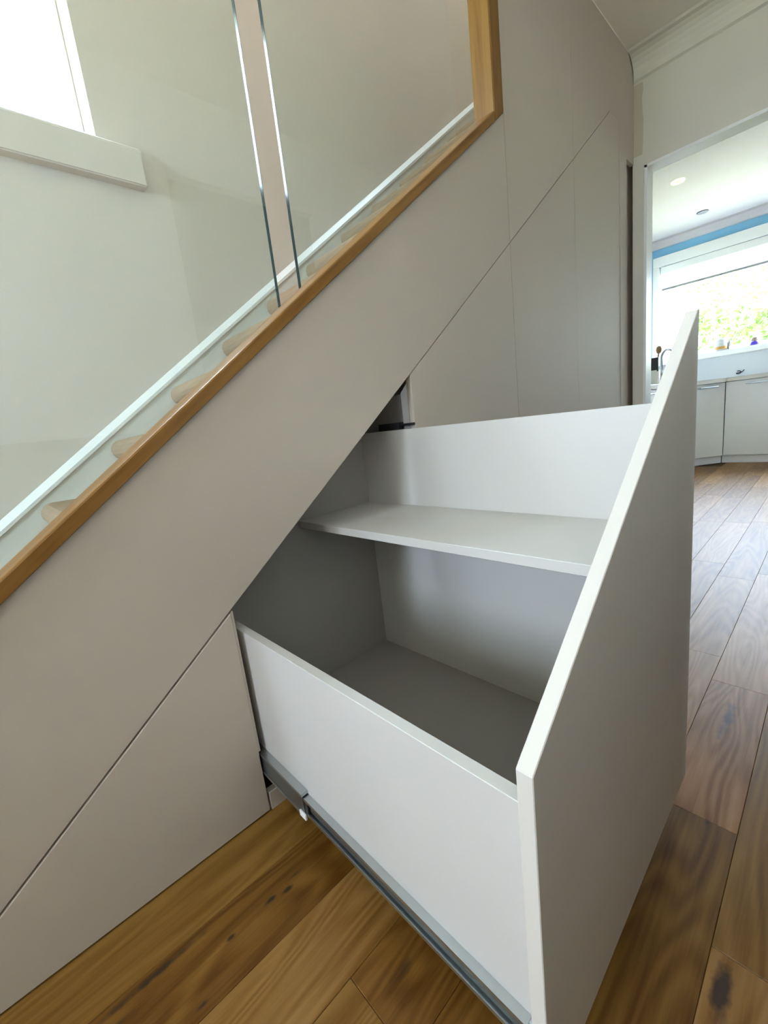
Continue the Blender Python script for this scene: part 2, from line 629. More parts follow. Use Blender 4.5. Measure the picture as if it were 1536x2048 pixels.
box(bm, -2.8, 2.95, -0.10, 0.0, CZ + 0.12, 4.9)
struct('wall_landing', bm, M['wall'])

# coving along the door wall
bm = bm_new()
prof = [(DW, 2.45), (DW, 2.345)]
for i in range(7):
    a = i / 6 * H
    prof.append((DW - 0.012 - 0.078 * (1 - math.cos(a)), 2.352 + 0.09 * math.sin(a)))
prof.append((DW - 0.10, 2.449))
prism(bm, prof, -1.25, -0.004, 'y')
struct('trim_1', bm, M['wall_warm'])

bm = bm_new()
box(bm, XE + 0.004, 2.855, 0.030, 0.045, 0, 2.06)
struct('trim_3', bm, M['greige'])

# kitchen doorway lining (three boards)
dl = bpy.data.objects.new('door_1', None)
dl['kind'] = 'structure'
dl.location = (2.82, -0.47, 0)
COL.objects.link(dl)
box(b := bm_new(), DW - 0.004, 2.862, -0.0635, -0.0495, 0, 1.965, 0.001); obj('door_jamb', b, M['white'], dl)
box(b := bm_new(), DW - 0.004, 2.862, -0.90, -0.886, 0, 1.965, 0.001); obj('door_jamb', b, M['white'], dl)
box(b := bm_new(), DW - 0.004, 2.862, -0.90, -0.0495, 1.952, 1.966, 0.001); obj('door_head', b, M['white'], dl)

# closed door behind the photographer (seen only as a reflection)
d2 = bpy.data.objects.new('door_2', None)
d2['kind'] = 'structure'
d2.location = (1.31, -1.3, 0)
COL.objects.link(d2)
box(b := bm_new(), 0.905, 1.715, -1.33, -1.29, 0.005, 2.075, 0.002); obj('door_leaf', b, M['door2'], d2)
box(b := bm_new(), 0.99, 1.27, -1.292, -1.284, 0.25, 0.95, 0.003); obj('door_panel', b, M['door2'], d2)
box(b := bm_new(), 1.35, 1.63, -1.292, -1.284, 0.25, 0.95, 0.003); obj('door_panel', b, M['door2'], d2)
box(b := bm_new(), 0.99, 1.27, -1.292, -1.284, 1.15, 1.95, 0.003); obj('door_panel', b, M['door2'], d2)
box(b := bm_new(), 1.35, 1.63, -1.292, -1.284, 1.15, 1.95, 0.003); obj('door_panel', b, M['door2'], d2)

# glazed entrance door at the far left end
d3 = bpy.data.objects.new('door_3', None)
d3['kind'] = 'structure'
d3.location = (-2.75, -0.65, 0)
COL.objects.link(d3)
bm = bm_new()
box(bm, -2.775, -2.73, -0.90, -0.62, 0, 2.10)
box(bm, -2.775, -2.73, -0.08, -0.04, 0, 2.10)
box(bm, -2.775, -2.73, -0.62, -0.08, 0, 0.98)
box(bm, -2.775, -2.73, -0.62, -0.08, 2.04, 2.10)
obj('door_leaf', bm, M['white'], d3)
box(b := bm_new(), -2.757, -2.751, -0.62, -0.08, 0.98, 2.04); obj('pane', b, M['pane'], d3)
w3 = bpy.data.objects.new('window_3', None)
w3['kind'] = 'structure'
w3.location = (-2.75, 0.39, 1.0)
COL.objects.link(w3)
bm = bm_new()
for (a, b, c, d) in ((0.16, 0.20, 1.0, 2.10), (0.58, 0.62, 1.0, 2.10), (0.20, 0.58, 1.0, 1.04), (0.20, 0.58, 2.06, 2.10)):
    box(bm, -2.775, -2.73, a, b, c, d)
obj('window_frame', bm, M['white'], w3)
box(b := bm_new(), -2.757, -2.751, 0.20, 0.58, 1.04, 2.06); obj('pane', b, M['pane'], w3)

# ------------------------------------------------------------------ stair window
w1 = bpy.data.objects.new('window_1', None)
w1['kind'] = 'structure'
w1.location = ((WX0 + WX1) / 2, WY + 0.14, WZ0)
COL.objects.link(w1)
bm = bm_new()
yf0, yf1 = WY + 0.10, WY + 0.17
for (a, b, c, d) in ((WX0, WX0 + 0.06, WZ0, WZ1), (WX1 - 0.030, WX1, WZ0, WZ1), (WX0 + 0.06, WX1 - 0.030, WZ0, WZ0 + 0.012), (WX0 + 0.06, WX1 - 0.030, WZ1 - 0.06, WZ1)):
    box(bm, a, b, yf0, yf1, c, d, 0.004)
obj('window_frame', bm, M['white'], w1)
bm = bm_new()
for (a, b, c, d) in ((WX0 + 0.065, WX0 + 0.11, WZ0 + 0.05, WZ1 - 0.06), (WX1 - 0.072, WX1 - 0.034, WZ0 + 0.014, WZ1 - 0.06), (WX0 + 0.11, WX1 - 0.072, WZ0 + 0.014, WZ0 + 0.03), (WX0 + 0.11, WX1 - 0.072, WZ1 - 0.11, WZ1 - 0.065)):
    box(bm, a, b, yf0 + 0.012, yf1 - 0.01, c, d, 0.003)
obj('casement', bm, M['white'], w1)
box(b := bm_new(), WX0 + 0.10, WX1 - 0.07, yf0 + 0.03, yf0 + 0.036, WZ0 + 0.028, WZ1 - 0.10); obj('pane', b, M['pane'], w1)
bm = bm_new()
prism(bm, [(WY - 0.035, 1.665), (WY - 0.035, 1.768), (WY - 0.012, 1.785), (WY + 0.10, 1.787), (WY + 0.10, 1.665)], WX0 - 0.1, 0.585, 'x', 0.004, 2)
obj('window_sill', bm, M['wall'], w1)

# ------------------------------------------------------------------ staircase
st = thing('staircase', 'white stair string with beige carpeted steps rising behind the glass balustrade', 'staircase', (-0.5, 0.4, 0))
for k in range(-3, 11):
    xn, zt = 0.092 + 0.2165 * k, 0.712 + 0.1645 * k
    poly = []
    for i in range(9):
        a = math.radians(90 + i * 22.5)
        poly.append((xn + 0.032 + 0.032 * math.cos(a), zt - 0.032 + 0.032 * math.sin(a)))
    poly += [(xn + 0.045, zt - 0.070), (xn + 0.045, zt - 0.1645), (xn + 0.2615, zt - 0.1645), (xn + 0.2615, zt)]
    obj('carpet_step', prism(bm_new(), poly, 0.090, WY - 0.02, 'y'), M['carpet'], st)
pl = [(-0.8, -0.8 * SL + 0.648), (-0.8, -0.8 * SL + 0.30), (2.76, 2.76 * SL + 0.30), (2.76, 2.76 * SL + 0.648)]
obj('wall_string', prism(bm_new(), pl, WY - 0.018, WY - 0.002, 'y'), M['string'], st)
ms = [(WY - 0.002, 0.648), (WY - 0.024, 0.648), (WY - 0.024, 0.660), (WY - 0.006, 0.681), (WY - 0.002, 0.684)]
bm = bm_new()
A = [bm.verts.new((-0.8, y, z - 0.8 * SL)) for y, z in ms]
B = [bm.verts.new((2.76, y, z + 2.76 * SL)) for y, z in ms]
bm.faces.new(A); bm.faces.new(B[::-1])
for i in range(5):
    bm.faces.new([A[i], B[i], B[(i + 1) % 5], A[(i + 1) % 5]])
obj('string_moulding', bm, M['white'], st)

# ------------------------------------------------------------------ fascia between rail and drawer fronts
fs = thing('fascia_panel', 'long greige sloping fascia panel under the oak rail', 'panel', (0.3, 0, 0.0))
x0, x1 = -0.80, XV1 - 0.001
q = 0.002
poly = [(x0, gz(x0) + q if gz(x0) > 0 else 0.0), (-GA / SL, 0.0 + q), (x1, gz(x1) + q), (x1, rz(x1) - 0.003), (x0, rz(x0) - 0.003)]
poly = [(-GA / SL, q), (x1, gz(x1) + q), (x1, rz(x1) - 0.003), (x0, rz(x0) - 0.003), (x0, q)]
obj('fascia_board', prism(bm_new(), poly, 0.0, T, 'y', 0.0003), M['greige'], fs)
poly = [(-0.30, gz(-0.30) - 0.02), (XV2, gz(XV2) - 0.02), (XV2, gz(XV2) + 0.06), (-0.30, gz(-0.30) + 0.06)]
bm = bm_new()
poly = [(XF + 0.02, gz(XF + 0.02) - 0.02), (2.44, gz(2.44) - 0.02), (2.44, gz(2.44) + 0.06), (XF + 0.02, gz(XF + 0.02) + 0.06)]
prism(bm, poly, T + 0.001, T + 0.012, 'y')
prism(bm, [(-0.26, gz(-0.26) - 0.04), (XN - 0.03, gz(XN - 0.03) - 0.04), (XN - 0.03, gz(XN - 0.03) + 0.06), (-0.26, gz(-0.26) + 0.06)], T + 0.001, T + 0.012, 'y')
prism(bm, [(XN - 0.03, gz(XN - 0.03) + 0.012), (XF + 0.02, gz(XF + 0.02) + 0.012), (XF + 0.02, gz(XF + 0.02) + 0.06), (XN - 0.03, gz(XN - 0.03) + 0.06)], T + 0.001, T + 0.012, 'y')
obj('groove_shade_backing', bm, M['dark'], fs)  # dark strip added to block light and blacken the groove
prism(b := bm_new(), [(-0.8, rz(-0.8) - 0.02), (XV1 - .06, rz(XV1 - .06) - 0.02), (XV1 - .06, rz(XV1 - .06) - 0.0005), (-0.8, rz(-0.8) - 0.0005)], T + 0.001, 0.075, 'y'); obj('rail_bearer', b, M['dark'], fs)

# ------------------------------------------------------------------ closed drawer left of the open one
cd = thing('closed_drawer', 'closed triangular greige drawer front left of the open drawer', 'drawer', (0.1, 0.0, 0))
d = 0.0035
poly = [((0.004 - GA + d) / SL, 0.004), (XN, 0.004), (XN, gz(XN) - d)]
obj('drawer_front', prism(bm_new(), poly, 0.0, T, 'y', 0.0015), M['greige'], cd)
poly = [(-0.15, 0.02), (XN - 0.012, 0.02), (XN - 0.012, gz(XN) - 0.07), (XN - 0.028, gz(XN) - 0.085), (-0.15, gz(-0.15) - 0.07)]
obj('drawer_box', prism(bm_new(), poly, T + 0.002, 0.70, 'y'), M['carcass'], cd)

poly = [(T + 0.001, 0.155), (0.60, 0.155), (0.60, gz(XN) - 0.10), (0.30, gz(XN) - 0.06), (T + 0.001, gz(XN) - 0.012)]
obj('carcass_side', prism(bm_new(), [(0.0020, 0.155), (0.60, 0.155), (0.60, gz(XN) - 0.10), (0.30, gz(XN) - 0.06), (0.0020, gz(XN) - 0.002)], XN + 0.0001, XN + 0.0046, 'x'), M['greige'], cd)

# ------------------------------------------------------------------ plinth under the open drawer
pb = obj('plinth_board', box(bm_new(), XN + 0.004, XF - 0.001, 0.0, T, 0.0, 0.046, 0.0012), M['greige'])
tag(pb, 'low greige plinth board at floor level beneath the pulled-out drawer', 'plinth')

# ------------------------------------------------------------------ the pulled-out drawer
D = 0.6548
XS0, XS1, XT0, XT1 = 0.3163, 0.3343, 0.872, 0.890
dr = thing('pull_out_drawer', 'tall sloping greige drawer pulled out into the hall with inner shelf', 'drawer', (0.6, -0.3, 0.05))
AF = 0.2597
x0, x1 = 0.3015, 0.9060
poly = [(x0, 0.050), (x1, 0.050), (x1, AF + SL * x1), (x1 - 0.007, AF + SL * x1 - 0.001), (x0, AF + SL * x0)]
obj('drawer_front', prism(bm_new(), poly, -D, -D + T, 'y', 0.0010), M['front'], dr)
YB = 0.20
obj('side_panel', box(bm_new(), XS0, XS1, -D + T, YB, 0.080, 0.433, 0.0008), M['carcass'], dr)
obj('side_panel', box(bm_new(), XT0, XT1, -D + T, YB, 0.080, 0.8053, 0.0008), M['carcass'], dr)
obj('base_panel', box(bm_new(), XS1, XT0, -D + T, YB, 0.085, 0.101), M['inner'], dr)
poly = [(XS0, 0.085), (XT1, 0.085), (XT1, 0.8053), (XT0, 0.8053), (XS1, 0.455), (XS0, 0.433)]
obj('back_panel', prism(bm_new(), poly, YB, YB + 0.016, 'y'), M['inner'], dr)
obj('shelf', box(bm_new(), 0.604, XT0, -D + T, YB, 0.5695, 0.5885, 0.0010), M['carcass'], dr)


def channel(xo, xi, za, zb, y0, y1, t=0.0016, lip=0.006, notch=0.006):
    """C-section runner: web against xi, lips returning at xo, a raised ridge in the web."""
    zm = (za + zb) / 2
    P = [(xi, za), (xi, zb), (xo, zb), (xo, zb - lip), (xo + t, zb - lip), (xo + t, zb - t), (xi - t, zb - t),
         (xi - t, zm + notch), (xi - t - 0.004, zm + notch * .6), (xi - t - 0.004, zm - notch * .6), (xi - t, zm - notch),
         (xi - t, za + t), (xo + t, za + t), (xo + t, za + lip), (xo, za + lip), (xo, za)]
    return prism(bm_new(), P, y0, y1, 'y')


rn = obj('runner', channel(0.3035, XS0 - 0.0002, 0.1035, 0.1410, -0.629, 0.19), M['steel'], dr)
obj('outer_channel', box(bm_new(), 0.3026, 0.3034, -0.165, 0.19, 0.1020, 0.1430), M['steel_dark'], rn)
bm = bm_new()
box(bm, 0.3008, 0.3160, -0.165, 0.19, 0.1435, 0.1495)
box(bm, 0.3008, 0.3150, -0.165, 0.19, 0.0955, 0.1010)
obj('channel_lip', bm, M['steel'], rn)
obj('recess_shade_strip', box(bm_new(), 0.3095, 0.3110, -0.625, -0.166, 0.1110, 0.1335), M['steel_dark'], rn)  # dark strip stands in for shade in the channel recess
box(b := bm_new(), 0.2985, 0.3030, -0.172, -0.150, 0.0955, 0.1080, 0.001); obj('runner_clip', b, M['clip'], rn)
box(b := bm_new(), 0.3040, 0.3140, -0.176, -0.164, 0.1060, 0.1400, 0.001); obj('runner_stop', b, M['black'], rn)
rn2 = obj('runner', channel(0.9025, XT1 + 0.0002, 0.1035, 0.1410, -0.629, 0.19), M['steel'], dr)

# ------------------------------------------------------------------ cupboard carcass boards and doors right of the drawer
c1 = thing('cupboard', 'first greige cupboard right of the open drawer, with sloping door top', 'cupboard', (1.2, 0.0, 0))
d = 0.0015
xa, xb = XF, XV1 - 0.001
poly = [(xa, 0.006), (xb, 0.006), (xb, gz(xb) - d), (xa, gz(xa) - d)]
obj('door', prism(bm_new(), poly, 0.0, T, 'y', 0.0003), M['greige'], c1)
poly = [(T + 0.003, 0.0), (0.046, 0.0), (0.046, gz(XF) - 0.045), (T + 0.003, gz(XF) - 0.022)]
obj('carcass_edge', prism(bm_new(), poly, XF + 0.0010, XF + 0.0185, 'x', 0.0006), M['carcass'], c1)
poly = [(0.0465, 0.0), (0.60, 0.0), (0.60, gz(XF) - 0.10), (0.0465, gz(XF) - 0.045)]
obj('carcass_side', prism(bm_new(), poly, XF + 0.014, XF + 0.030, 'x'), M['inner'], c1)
la = bm_new()
box(la, 0.886, 0.9085, 0.045, 0.130, 0.8065, 0.8260, 0.001)
box(la, 0.896, 0.9065, -0.002, 0.046, 0.8150, 0.8215, 0.0008)
obj('latch', la, M['black'], c1)

c2 = thing('cupboard', 'second greige cupboard from the open drawer, plain door with hairline edges', 'cupboard', (1.75, 0.0, 0))
xa, xb = XV1 + 0.0012, XV2 - 0.0006
poly = [(xa, 0.006), (xb, 0.006), (xb, gz(xb) - d), (xa, gz(xa) - d)]
obj('door', prism(bm_new(), poly, 0.0, T, 'y'), M['greige'], c2)
c3 = thing('cupboard', 'third greige cupboard from the open drawer, nearest the kitchen doorway', 'cupboard', (2.3, 0.0, 0))
xa, xb = XV2 + 0.0006, XV3 - 0.0015
xg = 2.44
poly = [(xa, 0.006), (xb, 0.006), (xb, gz(xg) - 0.0002), (xg, gz(xg) - 0.0002), (xg - 0.002, gz(xg - 0.002) - d), (xa, gz(xa) - d)]
obj('door', prism(bm_new(), poly, 0.0, T, 'y'), M['greige'], c3)
fp = obj('filler_strip', box(bm_new(), XV3 + 0.0015, XE, -0.004, T, 0.0, 1.985, 0.001), M['greige'])
tag(fp, 'narrow upright greige filler strip between the last cupboard and the doorway wall', 'filler')

u1 = thing('upper_panel', 'upper greige wall panel directly right of the oak newel post', 'panel', (1.75, 0.0, 1.4))
xa, xb = XV1 + 0.0012, XV2 - 0.0004
poly = [(xa, gz(xa) + 0.002), (xb, gz(xb) + 0.002), (xb, CZ - 0.002), (xa, CZ - 0.002)]
obj('panel_board', prism(bm_new(), poly, 0.0, T, 'y'), M['greige'], u1)
u2 = thing('upper_panel', 'upper greige wall panel meeting the coving beside the kitchen doorway', 'panel', (2.4, 0.0, 1.8))
xa = XV2 + 0.0004
poly = [(xa, gz(xa) + 0.002), (xg - 0.002, gz(xg - 0.002) + 0.002), (xg, gz(xg) + 0.0002), (XV3, gz(xg) + 0.0002), (XV3, 1.987), (DW - 0.002, 1.987), (DW - 0.002, CZ - 0.002), (xa, CZ - 0.002)]
obj('panel_board', prism(bm_new(), poly, 0.0, T, 'y'), M['greige'], u2)
bm = bm_new()
box(bm, XV1 - 0.02, 2.86, T + 0.03, T + 0.05, 1.0, CZ)
struct('wall_cupboard_core', bm, M['dark'])

# ------------------------------------------------------------------ oak rail, post and glass
bm = bm_new()
prof = [(-0.012, 0.0), (-0.012, 0.0255), (-0.0105, 0.0285), (-0.007, 0.030), (0.061, 0.030), (0.064, 0.027), (0.064, 0.0)]
xr0, xr1 = -0.86, 1.407
A = [bm.verts.new((xr0, y, z + rz(xr0))) for y, z in prof]
B = [bm.verts.new((xr1, y, z + rz(xr1))) for y, z in prof]
bm.faces.new(A); bm.faces.new(B[::-1])
n = len(prof)
for i in range(n):
    bm.faces.new([A[i], B[i], B[(i + 1) % n], A[(i + 1) % n]])
tag(obj('oak_rail', bm, M['oak_rail']), 'sloping oak base rail capping the greige fascia below the glass', 'rail')
xp0, xp1 = 1.4100, 1.4680
poly = [(xp0, rz(xp0)), (xp1, rz(xp1)), (xp1, 2.448), (xp0, 2.448)]
tag(obj('newel_post', prism(bm_new(), poly, -0.0105, 0.0645, 'y', 0.0025, 2), M['oak_post']), 'upright square oak newel post at the top end of the sloping rail', 'post')


def glass_panel(x0, x1, top, label, show_left, show_right):
    g = thing('glass_balustrade', label, 'glass panel', ((x0 + x1) / 2, 0.08, rz(x0) + 0.01))
    e = 0.012
    poly = [(x0, rz(x0) + e), (x1, rz(x1) + e), (x1, rz(x1) + top), (x0, rz(x0) + top)]
    obj('pane', prism(bm_new(), poly, 0.0655, 0.0755, 'y'), M['glass'], g)
    for x, s in ((x0, -1), (x1, 1)):
        if (s < 0 and not show_left) or (s > 0 and not show_right):
            continue
        bm = bm_new()
        xa, xb = (x - 0.0006, x + 0.0002) if s < 0 else (x - 0.0002, x + 0.0006)
        prism(bm, [(xa, rz(xa) + e + 0.001), (xb, rz(xb) + e + 0.001), (xb, rz(xb) + top), (xa, rz(xa) + top)], 0.0657, 0.0753, 'y')
        obj('polished_edge', bm, M['glass_edge'], g)


glass_panel(-0.75, 0.5680, 0.95, 'lower clear glass balustrade panel in front of the stair window', 0, 1)
glass_panel(0.6320, 1.4300, 0.95, 'upper clear glass balustrade panel beside the oak newel post', 1, 0)

# ------------------------------------------------------------------ kitchen shell
bm = bm_new()
KY0, KY1, KZ0, KZ1 = -1.70, 0.86, 1.215, 2.31
for (a, b, c, d) in ((-2.7, KY0, 0, KC), (KY1, 1.05, 0, KC), (KY0, KY1, KZ1, KC)):
    box(bm, KX, KX + 0.2, a, b, c, d)
wk = struct('wall_kitchen_back', bm, M['blue'])
bm = bm_new()
box(bm, KX, KX + 0.2, KY0, KY1, 0, KZ0 - 0.03)
struct('wall_splashback', bm, M['kwall'])
bm = bm_new()
box(bm, 2.95, KX, 0.92, 1.05, 0, KC)
struct('wall_kitchen_left', bm, M['kwall'])
bm = bm_new()
box(bm, 2.86, KX + 0.2, -2.8, -2.7, 0, KC)
struct('wall_kitchen_right', bm, M['kwall'])
bm = bm_new()
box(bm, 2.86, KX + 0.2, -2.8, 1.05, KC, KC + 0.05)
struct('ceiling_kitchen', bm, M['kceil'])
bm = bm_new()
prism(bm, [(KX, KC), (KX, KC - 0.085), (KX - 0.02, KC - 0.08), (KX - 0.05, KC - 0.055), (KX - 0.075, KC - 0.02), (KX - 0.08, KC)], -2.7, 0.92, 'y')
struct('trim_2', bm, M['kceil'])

w2 = bpy.data.objects.new('window_2', None)
w2['kind'] = 'structure'
w2.location = (KX, -0.42, KZ0)
COL.objects.link(w2)
bm = bm_new()
for (a, b, c, d) in ((KY0 - 0.02, KY0 + 0.05, KZ0, KZ1), (KY1 - 0.05, KY1 + 0.02, KZ0, KZ1 + 0.0), (KY0 - 0.02, KY1 + 0.02, KZ1, KZ1 + 0.115)):
    box(bm, KX - 0.022, KX - 0.0005, a, b, c, d, 0.004)
obj('architrave', bm, M['white'], w2)
bm = bm_new()
for (a, b, c, d) in ((KY0, KY0 + 0.05, KZ0, KZ1), (KY1 - 0.06, KY1, KZ0, KZ1), (KY0 + .05, KY1 - .06, KZ0, KZ0 + 0.05), (KY0 + .05, KY1 - .06, KZ1 - 0.05, KZ1), (0.66, 0.70, KZ0 + .05, KZ1 - .05), (-0.66, -0.61, KZ0 + .05, KZ1 - .05)):
    box(bm, KX + 0.04, KX + 0.10, a, b, c, d, 0.003)
obj('window_frame', bm, M['white'], w2)
for a, b in ((KY0 + .05, -0.66), (-0.61, 0.66), (0.70, KY1 - .06)):
    box(t := bm_new(), KX + 0.068, KX + 0.073, a, b, KZ0 + .05, KZ1 - .05); obj('pane', t, M['pane'], w2)
box(b := bm_new(), KX - 0.20, KX + 0.04, KY0 - 0.05, KY1 + 0.03, 1.155, KZ0, 0.004); obj('window_sill', b, M['white'], w2)

rb = thing('roller_blind', 'white roller blind half drawn at the top of the kitchen window', 'blind', (KX - 0.03, -0.42, 2.05))
box(b := bm_new(), KX - 0.020, KX + 0.036, KY0 + 0.055, KY1 - 0.065, 2.225, 2.305, 0.004); obj('blind_cassette', b, M['white'], rb)
box(b := bm_new(), KX + 0.010, KX + 0.0115, KY0 + 0.06, KY1 - 0.07, 2.065, 2.228); obj('blind_fabric', b, M['blind'], rb)
box(b := bm_new(), KX + 0.004, KX + 0.018, KY0 + 0.06, KY1 - 0.07, 2.040, 2.064, 0.002); obj('bottom_bar', b, M['bar'], rb)


def downlight(x, y, ring, core, label):
    t = thing('downlight', label, 'downlight', (x, y, KC - 0.004))
    bm = bm_new()
    lathe(bm, [(0.030, -0.001), (0.047, -0.006), (0.052, 0.0), (0.052, 0.004), (0.030, 0.004), (0.030, -0.001)], x, y, KC - 0.0042, 28)
    obj('bezel', bm, ring, t, smooth=True)
    bm = bm_new()
    lathe(bm, [(0.0, 0.0), (0.030, 0.0), (0.030, 0.003), (0.0, 0.003)], x, y, KC - 0.0040, 24)
    obj('lamp_face', bm, core, t)


downlight(4.885, 0.285, M['lamp_on'], M['lamp_core'], 'downlight with bright yellow ring in the kitchen ceiling, nearest the doorway')
downlight(5.93, 0.302, M['lamp_off'], M['lamp_off'], 'unlit grey downlight in the kitchen ceiling near the blue wall band')

# ------------------------------------------------------------------ kitchen cupboards and worktop
wt = obj('worktop', prism(bm_new(), [(KX - 0.001, 0.918), (KX - 0.001, -1.2), (5.83, -1.2), (5.83, 0.028), (5.505, 0.285), (3.6, 0.285), (3.6, 0.918)], 0.864, 0.902, 'z', 0.003), M['worktop'])
tag(wt, 'pale kitchen worktop running round the corner under the window', 'worktop')


def base_cab(p0, p1, depth, label, hx0, hx1, hz=0.822):
    """Cabinet with its front running p0->p1 (xy), body to the left-hand side of that run."""
    p0, p1 = Vector((p0[0], p0[1], 0)), Vector((p1[0], p1[1], 0))
    L = (p1 - p0).length
    ux = (p1 - p0).normalized()
    uy = Vector((-ux.y, ux.x, 0))
    t = thing('base_cabinet', label, 'cabinet', p0 + ux * (L / 2) + uy * 0.1)

    def lb(a0, a1, b0, b1, c0, c1, bev, name, mat, par):
        bm = bm_new()
        box(bm, a0, a1, b0, b1, c0, c1, bev)
        for v in bm.verts:
            v.co = p0 + ux * v.co.x + uy * v.co.y + Vector((0, 0, v.co.z))
        return obj(name, bm, mat, par)
    dm = depth if isinstance(depth, (int, float)) else depth[0]
    lb(0.001, L - 0.001, 0.021, dm, 0.085, 0.862, 0, 'carcass', M['kcab'], t)
    dd = lb(0.0015, L - 0.0015, 0, 0.019, 0.086, 0.856, 0.0015, 'door', M['kcab'], t)
    lb(-0.014, L + 0.014, 0.034, 0.050, 0.0, 0.0840, 0, 'plinth', M['kcab'], t)
    bm = bm_new()
    box(bm, hx0, hx1, -0.034, -0.022, hz - 0.006, hz + 0.006, 0.002)
    for a in (hx0 + 0.02, hx1 - 0.03):
        box(bm, a, a + 0.010, -0.024, 0.001, hz - 0.005, hz + 0.005)
    for v in bm.verts:
        v.co = p0 + ux * v.co.x + uy * v.co.y + Vector((0, 0, v.co.z))
    obj('handle', bm, M['chrome'], dd)
    return t


base_cab((5.852, -0.56), (5.852, 0.040), 0.58, 'x', 0.06, 0.44) if False else None


def run(p0, p1, depth, label, h0, h1):
    return base_cab(p0, p1, depth, label, h0, h1)


# fronts face -x: walk so that the left-hand side is +x
run((5.852, 0.040), (5.852, -0.560), 0.55, 'white kitchen base cabinet facing the doorway, right of the angled corner cabinet', 0.165, 0.435)
run((5.852, -0.562), (5.852, -1.162), 0.55, 'white kitchen base cabinet at the far right end of the worktop', 0.165, 0.435)
run((5.535, 0.297), (5.850, 0.0425), 0.12, 'white angled corner kitchen base cabinet with short bar handle', 0.10, 0.30)
run((4.60, 0.300), (5.530, 0.300), 0.55, 'white kitchen base cabinet on the left run beside the corner cabinet', 0.25, 0.65)
run((3.62, 0.300), (4.598, 0.300), 0.55, 'white kitchen base cabinet nearest the doorway on the left run', 0.25, 0.65)

# ------------------------------------------------------------------ things on the kitchen worktop and sill
t = thing('utensil_pot', 'white utensil pot on the kitchen worktop just behind the door jamb', 'pot', (4.52, 0.36, 0.902))
obj('pot_body', lathe(bm_new(), [(0.0, 0.0), (0.045, 0.0), (0.05, 0.006), (0.052, 0.125), (0.046, 0.125), (0.044, 0.01), (0.0, 0.01)], 4.52, 0.36, 0.9022, 20), M['white'], t, smooth=True)
bm = bm_new()
tube(bm, [(4.51, 0.36, 0.914), (4.495, 0.345, 1.02)], 0.006)
box(bm, 4.482, 4.496, 0.315, 0.375, 1.015, 1.135, 0.004)
tag(obj('spatula', bm, M['black']), 'black spatula standing in the white utensil pot', 'spatula')
bm = bm_new()
tube(bm, [(4.53, 0.35, 0.915), (4.54, 0.335, 1.10), (4.545, 0.328, 1.17)], [0.006, 0.006, 0.006])
lathe(bm, [(0.0, 0.0), (0.018, 0.012), (0.024, 0.035), (0.018, 0.06), (0.0, 0.07)], 4.546, 0.327, 1.165, 12)
tag(obj('wooden_spoon', bm, M['brown_wood'], smooth=True), 'tan wooden spoon standing in the white utensil pot', 'spoon')
t = thing('sauce_bottle', 'small red bottle beside the white utensil pot on the worktop', 'bottle', (4.66, 0.38, 0.902))
obj('bottle_body', lathe(bm_new(), [(0.0, 0.0), (0.028, 0.0), (0.031, 0.01), (0.031, 0.09), (0.02, 0.115), (0.011, 0.125), (0.011, 0.135), (0.0, 0.135)], 4.66, 0.38, 0.9022, 18), M['red'], t, smooth=True)
obj('bottle_cap', lathe(bm_new(), [(0.0, 0.0), (0.013, 0.0), (0.013, 0.022), (0.006, 0.03), (0.0, 0.03)], 4.66, 0.38, 1.0375, 14), M['amber'], t, smooth=True)
obj('label_band', lathe(bm_new(), [(0.0313, 0.0), (0.0318, 0.002), (0.0318, 0.035), (0.0313, 0.037)], 4.66, 0.38, 0.935, 18), M['clip'], t, smooth=True)
t = thing('kitchen_tap', 'grey gooseneck kitchen tap arching up from the worktop', 'tap', (5.20, 0.47, 0.902))
obj('tap_base', lathe(bm_new(), [(0.0, 0.0), (0.028, 0.0), (0.028, 0.008), (0.02, 0.02), (0.018, 0.10), (0.0, 0.10)], 5.20, 0.47, 0.9022, 16), M['chrome'], t, smooth=True)
pts = [(5.20, 0.47, 1.0), (5.20, 0.47, 1.16)]
for i in range(1, 11):
    a = math.pi * i / 10
    pts.append((5.20 + 0.10 * (1 - math.cos(a)) * 0.8, 0.47 - 0.10 * (1 - math.cos(a)) * 0.4, 1.16 + 0.09 * math.sin(a)))
pts.append((5.36, 0.39, 1.10))
obj('spout', tube(bm_new(), pts, 0.013, 10), M['chrome'], t, smooth=True)
obj('tap_lever', tube(bm_new(), [(5.20, 0.455, 0.98), (5.205, 0.41, 1.01)], 0.006, 8), M['chrome'], t, smooth=True)
t = thing('soap_bottle', 'white pump soap bottle beside the kitchen tap', 'bottle', (5.32, 0.42, 0.902))
obj('bottle_body', lathe(bm_new(), [(0.0, 0.0), (0.03, 0.0), (0.033, 0.01), (0.033, 0.13), (0.012, 0.15), (0.012, 0.165), (0.0, 0.165)], 5.32, 0.42, 0.9022, 18), M['white'], t, smooth=True)
obj('pump', tube(bm_new(), [(5.32, 0.42, 1.066), (5.32, 0.42, 1.105), (5.30, 0.39, 1.107)], 0.005, 8), M['clip'], t, smooth=True)

